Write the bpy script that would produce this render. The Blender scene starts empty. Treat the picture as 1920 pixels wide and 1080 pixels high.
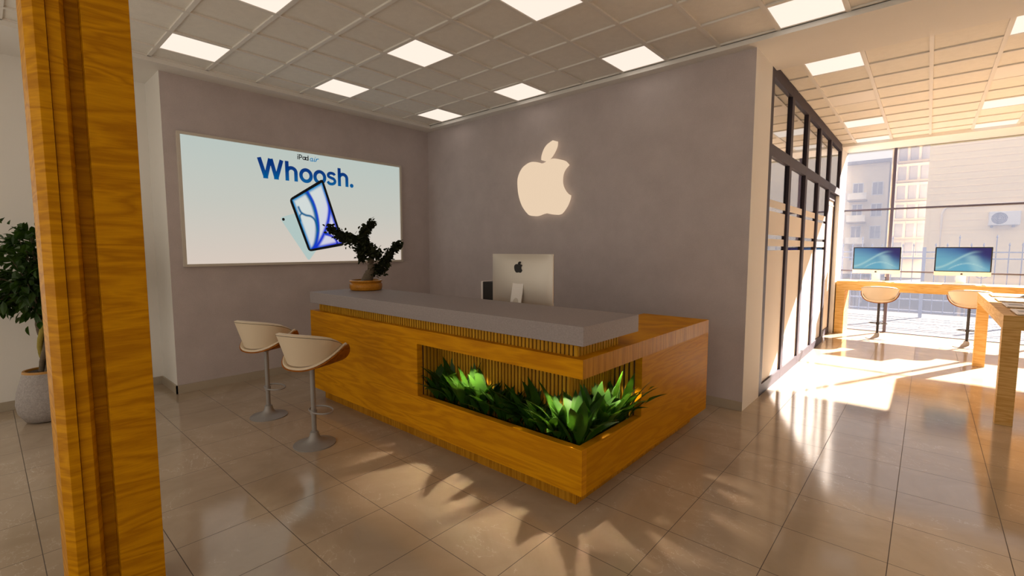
import bpy, bmesh, math, random
from mathutils import Vector, Matrix, noise as mnoise
C = bpy.context.scene
COL = C.collection
R = math.radians
PI = math.pi
random.seed(7)

# ------------------------------------------------------------------ camera, world, sun, exposure
cd = bpy.data.cameras.new('camera'); cam = bpy.data.objects.new('camera', cd); COL.objects.link(cam)
cd.sensor_width = 36.0; cd.lens = 879.176 / 1920 * 36.0; cd.clip_start = 0.02; cd.clip_end = 300
yaw, pitch = 0.724287, 0.083652
fw = Vector((-math.sin(yaw) * math.cos(pitch), math.cos(yaw) * math.cos(pitch), -math.sin(pitch)))
cam.location = (6.44743, -5.13291, 1.68282)
cam.rotation_euler = fw.to_track_quat('-Z', 'Y').to_euler()
C.camera = cam

w = bpy.data.worlds.new('world'); C.world = w; w.use_nodes = True
w.node_tree.nodes['Background'].inputs[0].default_value = (1.0, 0.89, 0.74, 1)
w.node_tree.nodes['Background'].inputs[1].default_value = 1.35

SUN_DIR = Vector((-0.75, -1.61, -1.0)).normalized()
sl = bpy.data.lights.new('sun', 'SUN'); sl.energy = 100.0; sl.angle = R(0.8); sl.color = (1.0, 0.88, 0.74)
so = bpy.data.objects.new('sun', sl); COL.objects.link(so)
so.rotation_euler = SUN_DIR.to_track_quat('-Z', 'Y').to_euler(); so.location = (9, 14, 9)

PANEL = 1.0          # radiance of the ceiling light panels
C.view_settings.view_transform = 'Standard'; C.view_settings.look = 'None'
C.view_settings.exposure = 0.0; C.view_settings.gamma = 1.0; C.view_settings.use_curve_mapping = False
C.cycles.max_bounces = 8; C.cycles.diffuse_bounces = 5; C.cycles.glossy_bounces = 4
C.cycles.transparent_max_bounces = 12; C.cycles.sample_clamp_indirect = 6.0
C.cycles.caustics_reflective = False; C.cycles.caustics_refractive = False

# ------------------------------------------------------------------ dimensions
H = 3.6375           # soffit height
ZT = 3.687           # recessed ceiling
W = 5.0909           # right end of the logo wall
L = 3.713            # near end of the screen wall
GX, GY, G = 0.822, -0.411, 1.583   # light lattice (three ceiling cells)
WY = 6.885           # window plane

# ------------------------------------------------------------------ material helpers
def mat(name, base=(0.8, 0.8, 0.8), rough=0.5, metal=0.0, spec=0.5, emit=None, es=1.0):
    m = bpy.data.materials.new(name); m.use_nodes = True
    b = m.node_tree.nodes['Principled BSDF']
    b.inputs['Base Color'].default_value = (*base, 1); b.inputs['Roughness'].default_value = rough
    b.inputs['Metallic'].default_value = metal; b.inputs['Specular IOR Level'].default_value = spec
    if emit:
        b.inputs['Emission Color'].default_value = (*emit, 1); b.inputs['Emission Strength'].default_value = es
    return m

class NT:
    def __init__(s, m): s.t = m.node_tree; s.b = s.t.nodes['Principled BSDF']; s.out = s.t.nodes['Material Output']
    def n(s, typ, **kw):
        nd = s.t.nodes.new(typ)
        for k, v in kw.items():
            if k in nd.inputs: nd.inputs[k].default_value = v
            else: setattr(nd, k, v)
        return nd
    def l(s, a, b): s.t.links.new(a, b)
    def math(s, op, a, b=None):
        nd = s.n('ShaderNodeMath', operation=op)
        for i, v in enumerate((a, b)):
            if v is None: continue
            if hasattr(v, 'is_output'): s.l(v, nd.inputs[i])
            else: nd.inputs[i].default_value = v
        return nd.outputs[0]
    def ramp(s, fac, stops):
        r = s.n('ShaderNodeValToRGB'); s.l(fac, r.inputs[0]); e = r.color_ramp.elements
        while len(e) < len(stops): e.new(0.5)
        for el, (p_, c_) in zip(e, stops): el.position = p_; el.color = (*c_, 1)
        return r.outputs[0]
    def mix(s, fac, a, b, typ='MIX'):
        nd = s.n('ShaderNodeMix', data_type='RGBA', blend_type=typ)
        for i, v in ((0, fac), (6, a), (7, b)):
            if hasattr(v, 'is_output'): s.l(v, nd.inputs[i])
            else: nd.inputs[i].default_value = v if i == 0 else (*v, 1)
        return nd.outputs[2]
    def coord(s, scale=(1, 1, 1), rot=(0, 0, 0)):
        c = s.n('ShaderNodeTexCoord'); mp = s.n('ShaderNodeMapping')
        mp.inputs['Scale'].default_value = scale; mp.inputs['Rotation'].default_value = rot
        s.l(c.outputs['Object'], mp.inputs[0]); return mp.outputs[0]
    def bump(s, h, strength, dist=0.002):
        b = s.n('ShaderNodeBump'); b.inputs['Strength'].default_value = strength; b.inputs['Distance'].default_value = dist
        s.l(h, b.inputs['Height']); s.l(b.outputs[0], s.b.inputs['Normal'])

def wood(name, light, dark, rot=(0, 0, 0), stretch=(0.55, 0.55, 5.0), warp=0.35, rough=0.5, amount=1.0, scale=1.0, spec=0.08):
    m = mat(name, light, rough, spec=spec); t = NT(m)
    st = tuple(v * scale for v in stretch)
    co = t.coord(st, rot)
    n1 = t.n('ShaderNodeTexNoise', Scale=1.1, Detail=3.0, Roughness=0.55, Distortion=warp); t.l(co, n1.inputs['Vector'])
    rings = t.math('FRACT', t.math('MULTIPLY', n1.outputs[0], 9.0))
    rings = t.math('ABSOLUTE', t.math('SUBTRACT', rings, 0.5))
    fine = t.n('ShaderNodeTexNoise', Scale=9.0, Detail=4.0, Roughness=0.65); t.l(t.coord((st[0] * 1.6, st[1] * 1.6, st[2] * 5), rot), fine.inputs['Vector'])
    f = t.math('ADD', t.math('MULTIPLY', rings, 1.1), t.math('MULTIPLY', t.math('SUBTRACT', fine.outputs[0], 0.5), 0.9))
    mid = tuple((a + b) / 2 for a, b in zip(light, dark))
    far = tuple(a + (b - a) * amount for a, b in zip(light, dark))
    cr = t.ramp(f, [(0.02, far), (0.28, mid), (0.62, light)])
    t.l(cr, t.b.inputs['Base Color'])
    t.bump(f, 0.12)
    return m

WL, WD = (0.64, 0.285, 0.003), (0.48, 0.19, 0.002)
M = {}
M['wood'] = wood('golden_oak', WL, WD)
M['wood_edge'] = wood('golden_oak_end', (0.50, 0.23, 0.015), (0.33, 0.135, 0.005), stretch=(9, 9, 0.25))
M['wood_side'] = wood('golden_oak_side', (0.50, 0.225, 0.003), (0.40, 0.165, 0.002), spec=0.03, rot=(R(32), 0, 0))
M['slat'] = wood('slat_oak', (0.56, 0.30, 0.02), (0.42, 0.20, 0.012), stretch=(9, 9, 0.25))
M['slat_back'] = mat('slat_backing', (0.045, 0.016, 0.003), 0.8)
M['table'] = wood('table_oak', (0.70, 0.46, 0.18), (0.55, 0.32, 0.09), stretch=(0.8, 0.8, 9.0))
M['post'] = wood('post_oak', (0.56, 0.255, 0.002), (0.38, 0.152, 0.001), stretch=(0.75, 0.75, 4.6), warp=0.5)

def plaster(name, c, var=0.12, rough=0.85, sc=3.0, bump=0.1):
    m = mat(name, c, rough, spec=0.2); t = NT(m); co = t.coord()
    n1 = t.n('ShaderNodeTexNoise', Scale=sc, Detail=5.0, Roughness=0.65); t.l(co, n1.inputs['Vector'])
    n2 = t.n('ShaderNodeTexNoise', Scale=110.0, Detail=2.0); t.l(co, n2.inputs['Vector'])
    f = t.math('ADD', t.math('MULTIPLY', n1.outputs[0], 0.6), t.math('MULTIPLY', n2.outputs[0], 0.4))
    cr = t.ramp(f, [(0.3, tuple(v * (1 - var) for v in c)), (0.7, tuple(min(1, v * (1 + var)) for v in c))])
    t.l(cr, t.b.inputs['Base Color']); t.bump(n2.outputs[0], bump, 0.001)
    return m
M['mauve'] = plaster('mauve_plaster', (0.51, 0.45, 0.445))
M['white'] = plaster('white_paint', (0.80, 0.78, 0.745), var=0.02, bump=0.04)
M['tile'] = plaster('ceiling_tile', (0.83, 0.80, 0.74), var=0.05, sc=14, bump=0.15)
M['bar'] = mat('ceiling_bar', (0.78, 0.75, 0.70), 0.5)
M['skirting'] = plaster('stone_skirting', (0.42, 0.36, 0.28), var=0.06, rough=0.4, bump=0.02)
M['stone'] = plaster('grey_stone', (0.30, 0.265, 0.265), var=0.14, rough=0.6, sc=90, bump=0.12)
M['pot_stone'] = plaster('pot_stone', (0.33, 0.30, 0.29), var=0.28, rough=0.75, sc=45, bump=0.5)

def floor_mat():
    m = mat('polished_tile', (0.5, 0.42, 0.32), 0.1, spec=0.75); t = NT(m); co = t.coord()
    sp = t.n('ShaderNodeSeparateXYZ'); t.l(co, sp.inputs[0])
    def line(o, off, half):
        f = t.math('FRACT', t.math('ADD', t.math('DIVIDE', t.math('SUBTRACT', o, off), 0.49985), 100.0))
        return t.math('GREATER_THAN', t.math('ABSOLUTE', t.math('SUBTRACT', f, 0.5)), 0.5 - half)
    g = t.math('MAXIMUM', line(sp.outputs[0], 3.3778, 0.0042), line(sp.outputs[1], -4.0094, 0.0042))
    n1 = t.n('ShaderNodeTexNoise', Scale=1.7, Detail=6.0, Roughness=0.62, Distortion=0.8); t.l(co, n1.inputs['Vector'])
    n2 = t.n('ShaderNodeTexNoise', Scale=2.3, Detail=5.0, Roughness=0.6, Distortion=1.6); t.l(t.coord((1, 1.7, 1), (0, 0, 0.6)), n2.inputs['Vector'])
    vein = t.math('LESS_THAN', t.math('ABSOLUTE', t.math('SUBTRACT', n2.outputs[0], 0.5)), 0.0035)
    vein = t.math('MULTIPLY', vein, t.math('GREATER_THAN', n1.outputs[0], 0.53))
    base = t.ramp(n1.outputs[0], [(0.3, (0.37, 0.285, 0.20)), (0.7, (0.48, 0.38, 0.28))])
    base = t.mix(t.math('MULTIPLY', vein, 0.45), base, (0.72, 0.64, 0.54))
    cellx = t.math('FLOOR', t.math('DIVIDE', t.math('SUBTRACT', sp.outputs[0], 3.3778), 0.49985))
    celly = t.math('FLOOR', t.math('DIVIDE', t.math('SUBTRACT', sp.outputs[1], -4.0094), 0.49985))
    cb = t.n('ShaderNodeCombineXYZ'); t.l(cellx, cb.inputs[0]); t.l(celly, cb.inputs[1])
    wn = t.n('ShaderNodeTexWhiteNoise'); t.l(cb.outputs[0], wn.inputs['Vector'])
    base = t.mix(t.math('MULTIPLY', wn.outputs[0], 0.12), base, (0.42, 0.34, 0.25))
    t.l(t.mix(g, base, (0.075, 0.050, 0.032)), t.b.inputs['Base Color'])
    t.l(t.math('ADD', t.math('MULTIPLY', g, 0.6), 0.11), t.b.inputs['Roughness'])
    return m
M['floor'] = floor_mat()

M['panel'] = mat('light_diffuser', (0.15, 0.15, 0.15), 0.6, spec=0.2, emit=(1.0, 0.86, 0.74), es=PANEL)
M['panel_off'] = mat('unlit_diffuser', (0.86, 0.83, 0.79), 0.6)
M['frame_dark'] = mat('dark_frame', (0.045, 0.036, 0.050), 0.55, spec=0.2)
M['mullion'] = mat('window_frame', (0.075, 0.065, 0.105), 0.5)
M['alu'] = mat('aluminium', (0.62, 0.57, 0.50), 0.38, metal=0.35)
M['alu_white'] = mat('pale_aluminium', (0.80, 0.76, 0.72), 0.4)
M['black'] = mat('black_gloss', (0.008, 0.008, 0.009), 0.25)
M['blackmat'] = mat('black_matt', (0.012, 0.011, 0.010), 0.6)
M['chrome'] = mat('grey_metal', (0.30, 0.285, 0.275), 0.5, metal=0.3)
M['chrome_backlit'] = mat('backlit_metal', (0.05, 0.048, 0.052), 0.22, metal=0.7)  # grey pole metal with the backlit shade put into its colour
M['leather'] = mat('cream_leather', (0.69, 0.575, 0.42), 0.5)
M['seam'] = mat('seam', (0.10, 0.08, 0.06), 0.7)
M['ply'] = wood('bent_plywood', (0.34, 0.115, 0.012), (0.23, 0.072, 0.008), stretch=(0.6, 3, 3))
M['screen_frame'] = mat('screen_frame', (0.60, 0.55, 0.48), 0.5)
M['logo'] = mat('logo_light', (0.05, 0.05, 0.05), 0.6, spec=0.1, emit=(0.80, 0.61, 0.43), es=1.0)
M['soil'] = plaster('soil', (0.035, 0.028, 0.022), var=0.5, rough=1.0, sc=40, bump=1.0)
M['bark'] = plaster('bark', (0.13, 0.10, 0.07), var=0.4, rough=0.9, sc=25, bump=1.0)
M['bark_yellow'] = plaster('bark_yellow', (0.30, 0.24, 0.05), var=0.3, rough=0.8, sc=20, bump=0.5)
M['glaze'] = plaster('amber_glaze', (0.40, 0.165, 0.015), var=0.45, rough=0.22, sc=10, bump=0.1)
M['amber_rim'] = mat('amber_rim', (0.42, 0.20, 0.03), 0.5)
M['key'] = mat('keyboard_keys', (0.03, 0.03, 0.033), 0.5)

def leaf_mat(name, c1, c2, rough=0.35):
    m = mat(name, c1, rough, spec=0.28); t = NT(m)
    n1 = t.n('ShaderNodeTexNoise', Scale=6.0, Detail=2.0); t.l(t.coord(), n1.inputs['Vector'])
    t.l(t.ramp(n1.outputs[0], [(0.35, c1), (0.65, c2)]), t.b.inputs['Base Color'])
    tr = t.n('ShaderNodeBsdfTranslucent'); tr.inputs[0].default_value = (c2[0] * 1.5, c2[1] * 1.5, c2[2], 1)
    mx = t.n('ShaderNodeMixShader'); mx.inputs[0].default_value = 0.15
    t.l(t.b.outputs[0], mx.inputs[1]); t.l(tr.outputs[0], mx.inputs[2]); t.l(mx.outputs[0], t.out.inputs[0])
    return m
M['leaf'] = leaf_mat('planter_leaf', (0.014, 0.050, 0.004), (0.032, 0.100, 0.007), 0.45)
M['leaf_ficus'] = leaf_mat('ficus_leaf', (0.012, 0.034, 0.004), (0.034, 0.080, 0.007), 0.5)
M['leaf_bonsai'] = leaf_mat('bonsai_leaf', (0.012, 0.016, 0.005), (0.022, 0.028, 0.008), 0.85)

def glass_mix(name, tint, veil, veil_col, gloss=0.0, gloss_rough=0.02):
    """transparent pane with a translucent veil coloured to stand in for haze and a mirror-like coat"""
    m = mat(name); t = NT(m)
    tp = t.n('ShaderNodeBsdfTransparent'); tp.inputs[0].default_value = (*tint, 1)
    tl = t.n('ShaderNodeBsdfTranslucent'); tl.inputs[0].default_value = (*veil_col, 1)
    gl = t.n('ShaderNodeBsdfGlossy'); gl.inputs['Roughness'].default_value = gloss_rough
    m1 = t.n('ShaderNodeMixShader'); m1.inputs[0].default_value = veil
    t.l(tp.outputs[0], m1.inputs[1]); t.l(tl.outputs[0], m1.inputs[2])
    m2 = t.n('ShaderNodeMixShader'); m2.inputs[0].default_value = gloss
    t.l(m1.outputs[0], m2.inputs[1]); t.l(gl.outputs[0], m2.inputs[2]); t.l(m2.outputs[0], t.out.inputs[0])
    return m
M['window_glass'] = glass_mix('hazy_window_glass', (0.75, 0.75, 0.77), 0.075, (0.135, 0.153, 0.213), 0.02)  # bluish veil colour paints a pale haze over the outdoor view
M['coated_glass'] = glass_mix('coated_glass', (0.75, 0.78, 0.80), 0.03, (0.8, 0.8, 0.8), 0.72)
def frost():
    m = mat('frosted_film', (0.80, 0.745, 0.68), 0.7); t = NT(m)
    tl = t.n('ShaderNodeBsdfTranslucent'); tl.inputs[0].default_value = (0.8, 0.75, 0.7, 1)
    mx = t.n('ShaderNodeMixShader'); mx.inputs[0].default_value = 0.15
    t.l(t.b.outputs[0], mx.inputs[1]); t.l(tl.outputs[0], mx.inputs[2]); t.l(mx.outputs[0], t.out.inputs[0])
    n = t.n('ShaderNodeTexNoise', Scale=160.0); t.l(t.coord(), n.inputs['Vector']); t.bump(n.outputs[0], 0.2, 0.002)
    return m
M['frost'] = frost()

def emissive_attr(name, strength=1.0):
    m = mat(name, (0.01, 0.01, 0.01), 0.6, spec=0.1); t = NT(m)
    a = t.n('ShaderNodeVertexColor'); a.layer_name = 'picture'
    t.l(a.outputs[0], t.b.inputs['Emission Color']); t.b.inputs['Emission Strength'].default_value = strength
    return m
M['picture'] = emissive_attr('screen_picture')
def emis(name, c, s=1.0): return mat(name, (0.01, 0.01, 0.01), 0.6, spec=0.1, emit=c, es=s)

# ------------------------------------------------------------------ mesh helpers
class MB:
    def __init__(s): s.bm = bmesh.new(); s.mi = 0
    def _m(s, faces):
        for f in faces: f.material_index = s.mi
    def box(s, x0, x1, y0, y1, z0, z1):
        r = bmesh.ops.create_cube(s.bm, size=1.0)
        vs = r['verts']
        for v in vs:
            v.co = Vector(((x0 + x1) / 2 + v.co.x * (x1 - x0), (y0 + y1) / 2 + v.co.y * (y1 - y0), (z0 + z1) / 2 + v.co.z * (z1 - z0)))
        s._m({f for v in vs for f in v.link_faces}); return s
    def poly(s, pts, h0, h1, frame=None):
        """prism of 2D polygon pts; frame maps (a,b,h) to a point"""
        fr = frame or (lambda a, b, h: Vector((a, b, h)))
        lo = [s.bm.verts.new(fr(a, b, h0)) for a, b in pts]; hi = [s.bm.verts.new(fr(a, b, h1)) for a, b in pts]
        fs = [s.bm.faces.new(hi), s.bm.faces.new(lo[::-1])]
        n = len(pts)
        for i in range(n): fs.append(s.bm.faces.new((lo[i], lo[(i + 1) % n], hi[(i + 1) % n], hi[i])))
        s._m(fs); return s
    def quad(s, a, b, c, d):
        s._m([s.bm.faces.new([s.bm.verts.new(Vector(q)) for q in (a, b, c, d)])]); return s
    def lathe(s, prof, n=32, cx=0, cy=0, z=0):
        rings = []
        for r_, h in prof:
            if r_ < 1e-6: rings.append([s.bm.verts.new((cx, cy, z + h))])
            else: rings.append([s.bm.verts.new((cx + r_ * math.cos(2 * PI * i / n), cy + r_ * math.sin(2 * PI * i / n), z + h)) for i in range(n)])
        fs = []
        for a, b in zip(rings, rings[1:]):
            for i in range(n):
                j = (i + 1) % n
                if len(a) == 1 and len(b) == 1: continue
                if len(a) == 1: fs.append(s.bm.faces.new((a[0], b[j], b[i])))
                elif len(b) == 1: fs.append(s.bm.faces.new((a[i], a[j], b[0])))
                else: fs.append(s.bm.faces.new((a[i], a[j], b[j], b[i])))
        s._m(fs); return s
    def tube(s, pts, rad, n=8, closed=False):
        pts = [Vector(q) for q in pts]; N = len(pts)
        rr = rad if isinstance(rad, (list, tuple)) else [rad] * N
        rings = []; up = Vector((0, 0, 1))
        for i, q in enumerate(pts):
            if closed: t = pts[(i + 1) % N] - pts[i - 1]
            else: t = pts[min(i + 1, N - 1)] - pts[max(i - 1, 0)]
            t.normalize()
            a = t.cross(up)
            if a.length < 1e-3: a = t.cross(Vector((1, 0, 0)))
            a.normalize(); b = t.cross(a)
            rings.append([s.bm.verts.new(q + (a * math.cos(2 * PI * k / n) + b * math.sin(2 * PI * k / n)) * rr[i]) for k in range(n)])
        fs = []
        for i in range(N if closed else N - 1):
            a, b = rings[i], rings[(i + 1) % N]
            for k in range(n): fs.append(s.bm.faces.new((a[k], a[(k + 1) % n], b[(k + 1) % n], b[k])))
        if not closed: fs += [s.bm.faces.new(rings[0]), s.bm.faces.new(rings[-1][::-1])]
        s._m(fs); return s
    def grid(s, f, nu, nv, thick=0.0):
        """surface f(u,v) u,v in 0..1; thick gives a closed slab offset along the normal"""
        def P_(u, v): return Vector(f(u, v))
        def nrm(u, v):
            e = 1e-3; a = P_(min(u + e, 1), v) - P_(max(u - e, 0), v); b = P_(u, min(v + e, 1)) - P_(u, max(v - e, 0))
            n_ = a.cross(b); return n_.normalized() if n_.length > 1e-12 else Vector((0, 0, 1))
        A = [[s.bm.verts.new(P_(i / nu, j / nv)) for j in range(nv + 1)] for i in range(nu + 1)]
        fs = []
        def sheet(X, flip):
            for i in range(nu):
                for j in range(nv):
                    q = (X[i][j], X[i + 1][j], X[i + 1][j + 1], X[i][j + 1])
                    fs.append(s.bm.faces.new(q[::-1] if flip else q))
        sheet(A, False)
        if thick:
            B = [[s.bm.verts.new(P_(i / nu, j / nv) - nrm(i / nu, j / nv) * thick) for j in range(nv + 1)] for i in range(nu + 1)]
            sheet(B, True)
            for i in range(nu):
                fs.append(s.bm.faces.new((A[i][0], B[i][0], B[i + 1][0], A[i + 1][0]))); fs.append(s.bm.faces.new((A[i][nv], A[i + 1][nv], B[i + 1][nv], B[i][nv])))
            for j in range(nv):
                fs.append(s.bm.faces.new((A[0][j], A[0][j + 1], B[0][j + 1], B[0][j]))); fs.append(s.bm.faces.new((A[nu][j], B[nu][j], B[nu][j + 1], A[nu][j + 1])))
        s._m(fs); return s
    def build(s, name, mats, parent=None, smooth=False, bevel=0.0, loc=None, recalc=True):
        if recalc: bmesh.ops.recalc_face_normals(s.bm, faces=s.bm.faces)
        me = bpy.data.meshes.new(name); s.bm.to_mesh(me); s.bm.free()
        for m in (mats if isinstance(mats, (list, tuple)) else [mats]): me.materials.append(m)
        if smooth:
            for p_ in me.polygons: p_.use_smooth = True
            me.set_sharp_from_angle(angle=R(smooth if smooth is not True else 40))
        o = bpy.data.objects.new(name, me); COL.objects.link(o)
        if parent: o.parent = parent
        if loc: o.location = loc
        if bevel:
            b = o.modifiers.new('bevel', 'BEVEL'); b.width = bevel; b.segments = 2; b.limit_method = 'ANGLE'; b.angle_limit = R(40)
        return o
def tag(o, label=None, cat=None, group=None, kind=None):
    if label: o['label'] = label
    if cat: o['category'] = cat
    if group: o['group'] = group
    if kind: o['kind'] = kind
    return o
def thing(name, label, cat, loc=(0, 0, 0), rz=0.0, group=None):
    o = bpy.data.objects.new(name, None); COL.objects.link(o); o.empty_display_size = 0.1
    o.location = loc; o.rotation_euler = (0, 0, rz); return tag(o, label, cat, group)
def copy_tree(o, parent=None):
    c = o.copy(); COL.objects.link(c)
    if parent: c.parent = parent
    for ch in list(o.children): copy_tree(ch, c)
    return c
def struct(mb, name, mats, label=None, cat='structure', **kw):
    o = mb.build(name, mats, **kw); tag(o, label, cat, kind='structure'); return o
def stroke(mb, pts, wd, h0, h1, fr, closed=False):
    """flat ribbon of width wd along 2D pts"""
    P2 = [Vector(q) for q in pts]; N = len(P2); Lf, Rt = [], []
    for i in range(N):
        if closed: d0 = (P2[i] - P2[i - 1]); d1 = (P2[(i + 1) % N] - P2[i])
        else: d0 = P2[i] - P2[i - 1] if i else P2[1] - P2[0]; d1 = P2[i + 1] - P2[i] if i < N - 1 else d0
        d0 = d0.normalized(); d1 = d1.normalized(); n0 = Vector((-d0.y, d0.x)); n1 = Vector((-d1.y, d1.x))
        m = (n0 + n1); m = m.normalized() if m.length > 1e-4 else n0
        k = 1 / max(0.5, m.dot(n0)); Lf.append(P2[i] + m * wd / 2 * k); Rt.append(P2[i] - m * wd / 2 * k)
    for i in range(N if closed else N - 1):
        j = (i + 1) % N
        mb.poly([tuple(Rt[i]), tuple(Rt[j]), tuple(Lf[j]), tuple(Lf[i])], h0, h1, fr)
def arc(cx, cy, rx, ry, a0, a1, n=16): return [(cx + rx * math.cos(R(a0 + (a1 - a0) * i / n)), cy + ry * math.sin(R(a0 + (a1 - a0) * i / n))) for i in range(n + 1)]
def catmull(pts, n=6, closed=False):
    P2 = [Vector(q) for q in pts]; out = []; N = len(P2)
    for i in range(N if closed else N - 1):
        if closed: a, b, c, d = P2[i - 1], P2[i], P2[(i + 1) % N], P2[(i + 2) % N]
        else: a, b, c, d = P2[max(i - 1, 0)], P2[i], P2[i + 1], P2[min(i + 2, N - 1)]
        for k in range(n):
            t = k / n
            out.append(0.5 * ((2 * b) + (c - a) * t + (2 * a - 5 * b + 4 * c - d) * t * t + (3 * b - a - 3 * c + d) * t ** 3))
    if not closed: out.append(P2[-1])
    return out
def sstep(a, b, x):
    t = max(0, min(1, (x - a) / (b - a))); return t * t * (3 - 2 * t)
def lerp3(a, b, t): return tuple(x + (y - x) * t for x, y in zip(a, b))
def srgb(r, g, b): return tuple(((v / 255) / 12.92 if v < 10.3 else ((v / 255 + 0.055) / 1.055) ** 2.4) for v in (r, g, b))
ORD = ['first', 'second', 'third', 'fourth', 'fifth', 'sixth', 'seventh', 'eighth', 'ninth', 'tenth', 'eleventh', 'twelfth', 'thirteenth', 'fourteenth', 'fifteenth', 'sixteenth', 'seventeenth', 'eighteenth', 'nineteenth', 'twentieth']

# ------------------------------------------------------------------ the setting
XR, YF = 10.6, -7.6       # right wall, front wall (behind the camera)
struct(MB().box(-0.95, XR + 0.2, YF - 0.2, WY + 0.05, -0.12, 0.0), 'floor', M['floor'])
# mauve blocks: slot 0 mauve, slot 1 white
def block(name, x0, x1, y0, y1, z1, mauve_n):
    mb = MB().box(x0, x1, y0, y1, 0.0, z1)
    bmesh.ops.recalc_face_normals(mb.bm, faces=mb.bm.faces)
    for f in mb.bm.faces: f.material_index = 0 if f.normal.dot(Vector(mauve_n)) > 0.9 else 1
    return struct(mb, name, [M['mauve'], M['white']])
block('wall_back', 0.0, W, 0.0, 0.629, H, (0, -1, 0))
block('wall_left', -0.645, 0.0, -L, 0.629, H, (1, 0, 0))
struct(MB().box(-0.85, -0.645, -5.6, 0.629, 0, 3.8).box(-0.85, -0.645, YF, -5.6, 3.4, 3.8), 'wall_left_outer', M['white'])
mb = MB()
for k in range(3): mb.box(-0.78, -0.72, YF + k * 0.97, YF + 0.06 + k * 0.97, 0, 3.4)
mb.box(-0.78, -0.72, YF, -5.6, 0, 0.06).box(-0.78, -0.72, YF, -5.6, 2.4, 2.46)
struct(mb, 'fill_opening_side', M['mullion'], 'added unseen side opening with dark frame, for fill daylight', 'window')  # opening out of view, added to let in fill light from the left
struct(MB().box(-0.85, XR + 0.2, YF - 0.2, YF, 3.3, 3.8).box(-0.85, 0.4, YF - 0.2, YF, 0, 3.3), 'wall_front', M['white'])
mb = MB()
for k in range(6): mb.box(0.4 + k * 2.0, 0.46 + k * 2.0, YF - 0.13, YF - 0.07, 0, 3.3)
mb.box(0.4, XR + 0.2, YF - 0.13, YF - 0.07, 0, 0.06).box(0.4, XR + 0.2, YF - 0.13, YF - 0.07, 2.4, 2.46)
struct(mb, 'fill_opening_front', M['mullion'], 'added unseen front opening with dark frame, for fill daylight', 'window')  # unglazed opening behind the camera, added as soft fill for the room
struct(MB().box(XR, XR + 0.2, YF, WY + 0.05, 0, 3.8), 'wall_right', M['white'])
struct(MB().box(2.6, 2.7, 0.63, WY, 0, ZT), 'wall_side_room', M['white'])
struct(MB().box(2.7, 5.03, WY - 0.05, WY + 0.1, 0, ZT), 'wall_window_pier', M['white'])
struct(MB().box(4.95, W, 6.117, WY + 0.05, 0, ZT), 'wall_pier', M['white'])

# ceiling: slab above, soffits, inverted-T grid, tiles
mb = MB()
mb.box(-0.85, XR + 0.2, YF - 0.2, WY + 0.1, ZT + 0.012, ZT + 0.12)
struct(mb, 'ceiling', M['tile'])
mb = MB()
mb.box(-0.85, 0.248, YF, 0.0, H, ZT + 0.012)            # along the screen wall
mb.box(0.248, XR, -0.132, 0.80, H, ZT + 0.012)          # beam between the two ceilings
mb.box(W - 0.06, XR, 6.032, 6.66, H, ZT + 0.012)        # along the window
mb.box(5.05, XR, 6.66, WY + 0.05, 3.648, ZT + 0.06)
struct(mb, 'trim_1', M['white'])
mb = MB()
bx_ = [GX - 0.264 + 0.5277 * k for k in range(-1, 19)]
for x in bx_:
    if x > 0.26: mb.box(x - 0.0175, x + 0.0175, YF, -0.132, ZT - 0.006, ZT + 0.012)
    if x > W: mb.box(x - 0.0175, x + 0.0175, 0.80, 6.032, ZT - 0.006, ZT + 0.012)
by_ = [GY - 0.264 + 0.5277 * k for k in range(-13, 13)]
for y in by_:
    if y < -0.14: mb.box(0.248, XR, y - 0.0175, y + 0.0175, ZT - 0.004, ZT + 0.012)
    elif 0.8 < y < 6.0: mb.box(W - 0.06, XR, y - 0.0175, y + 0.0175, ZT - 0.004, ZT + 0.012)
mb.box(0.248, 0.262, YF, -0.132, ZT - 0.004, ZT + 0.012); mb.box(0.248, XR, -0.146, -0.132, ZT - 0.004, ZT + 0.012)
struct(mb, 'trim_2', M['bar'])
# ceiling light panels
HALF = 0.2455
NAMEROW = {1: 'first row beyond the beam', 2: 'second row beyond the beam', 3: 'third row beyond the beam', 4: 'the row nearest the window',
           0: 'the row along the logo wall', -1: 'second row out from logo wall', -2: 'third row out from logo wall', -3: 'fourth row out from logo wall', -4: 'fifth row out from logo wall'}
proto = None
for j in range(-4, 5):
    row = [i for i in range(0, 7) if not (j > 0 and i < 3)]
    for n_, i in enumerate(row):
        x, y = GX + G * i, GY + G * j
        if y - HALF < YF: continue
        lab = 'glowing ceiling panel, %s from left in %s' % (ORD[n_], NAMEROW[j])
        if proto is None:
            t = thing('ceiling_light', lab, 'ceiling light', (x, y, ZT), 0, 'square light panels in the ceiling grid')
            d = MB().box(-HALF, HALF, -HALF, HALF, 0.0, 0.012); d.build('diffuser', M['panel'], t)
            fr = MB()
            for a in (-1, 1):
                fr.box(a * HALF - 0.004, a * HALF + 0.004, -HALF, HALF, -0.003, 0.0119); fr.box(-HALF, HALF, a * HALF - 0.004, a * HALF + 0.004, -0.0029, 0.0118)
            fr.build('frame', M['bar'], t)
            proto = t
        else:
            t = copy_tree(proto); t.location = (x, y, ZT); t['label'] = lab
            if j == 2:      # this row is switched off
                t['label'] = lab.replace('glowing', 'unlit white')
                for c in t.children:
                    if c.name.startswith('diffuser'):
                        c.data = c.data.copy(); c.data.materials[0] = M['panel_off']

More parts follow.
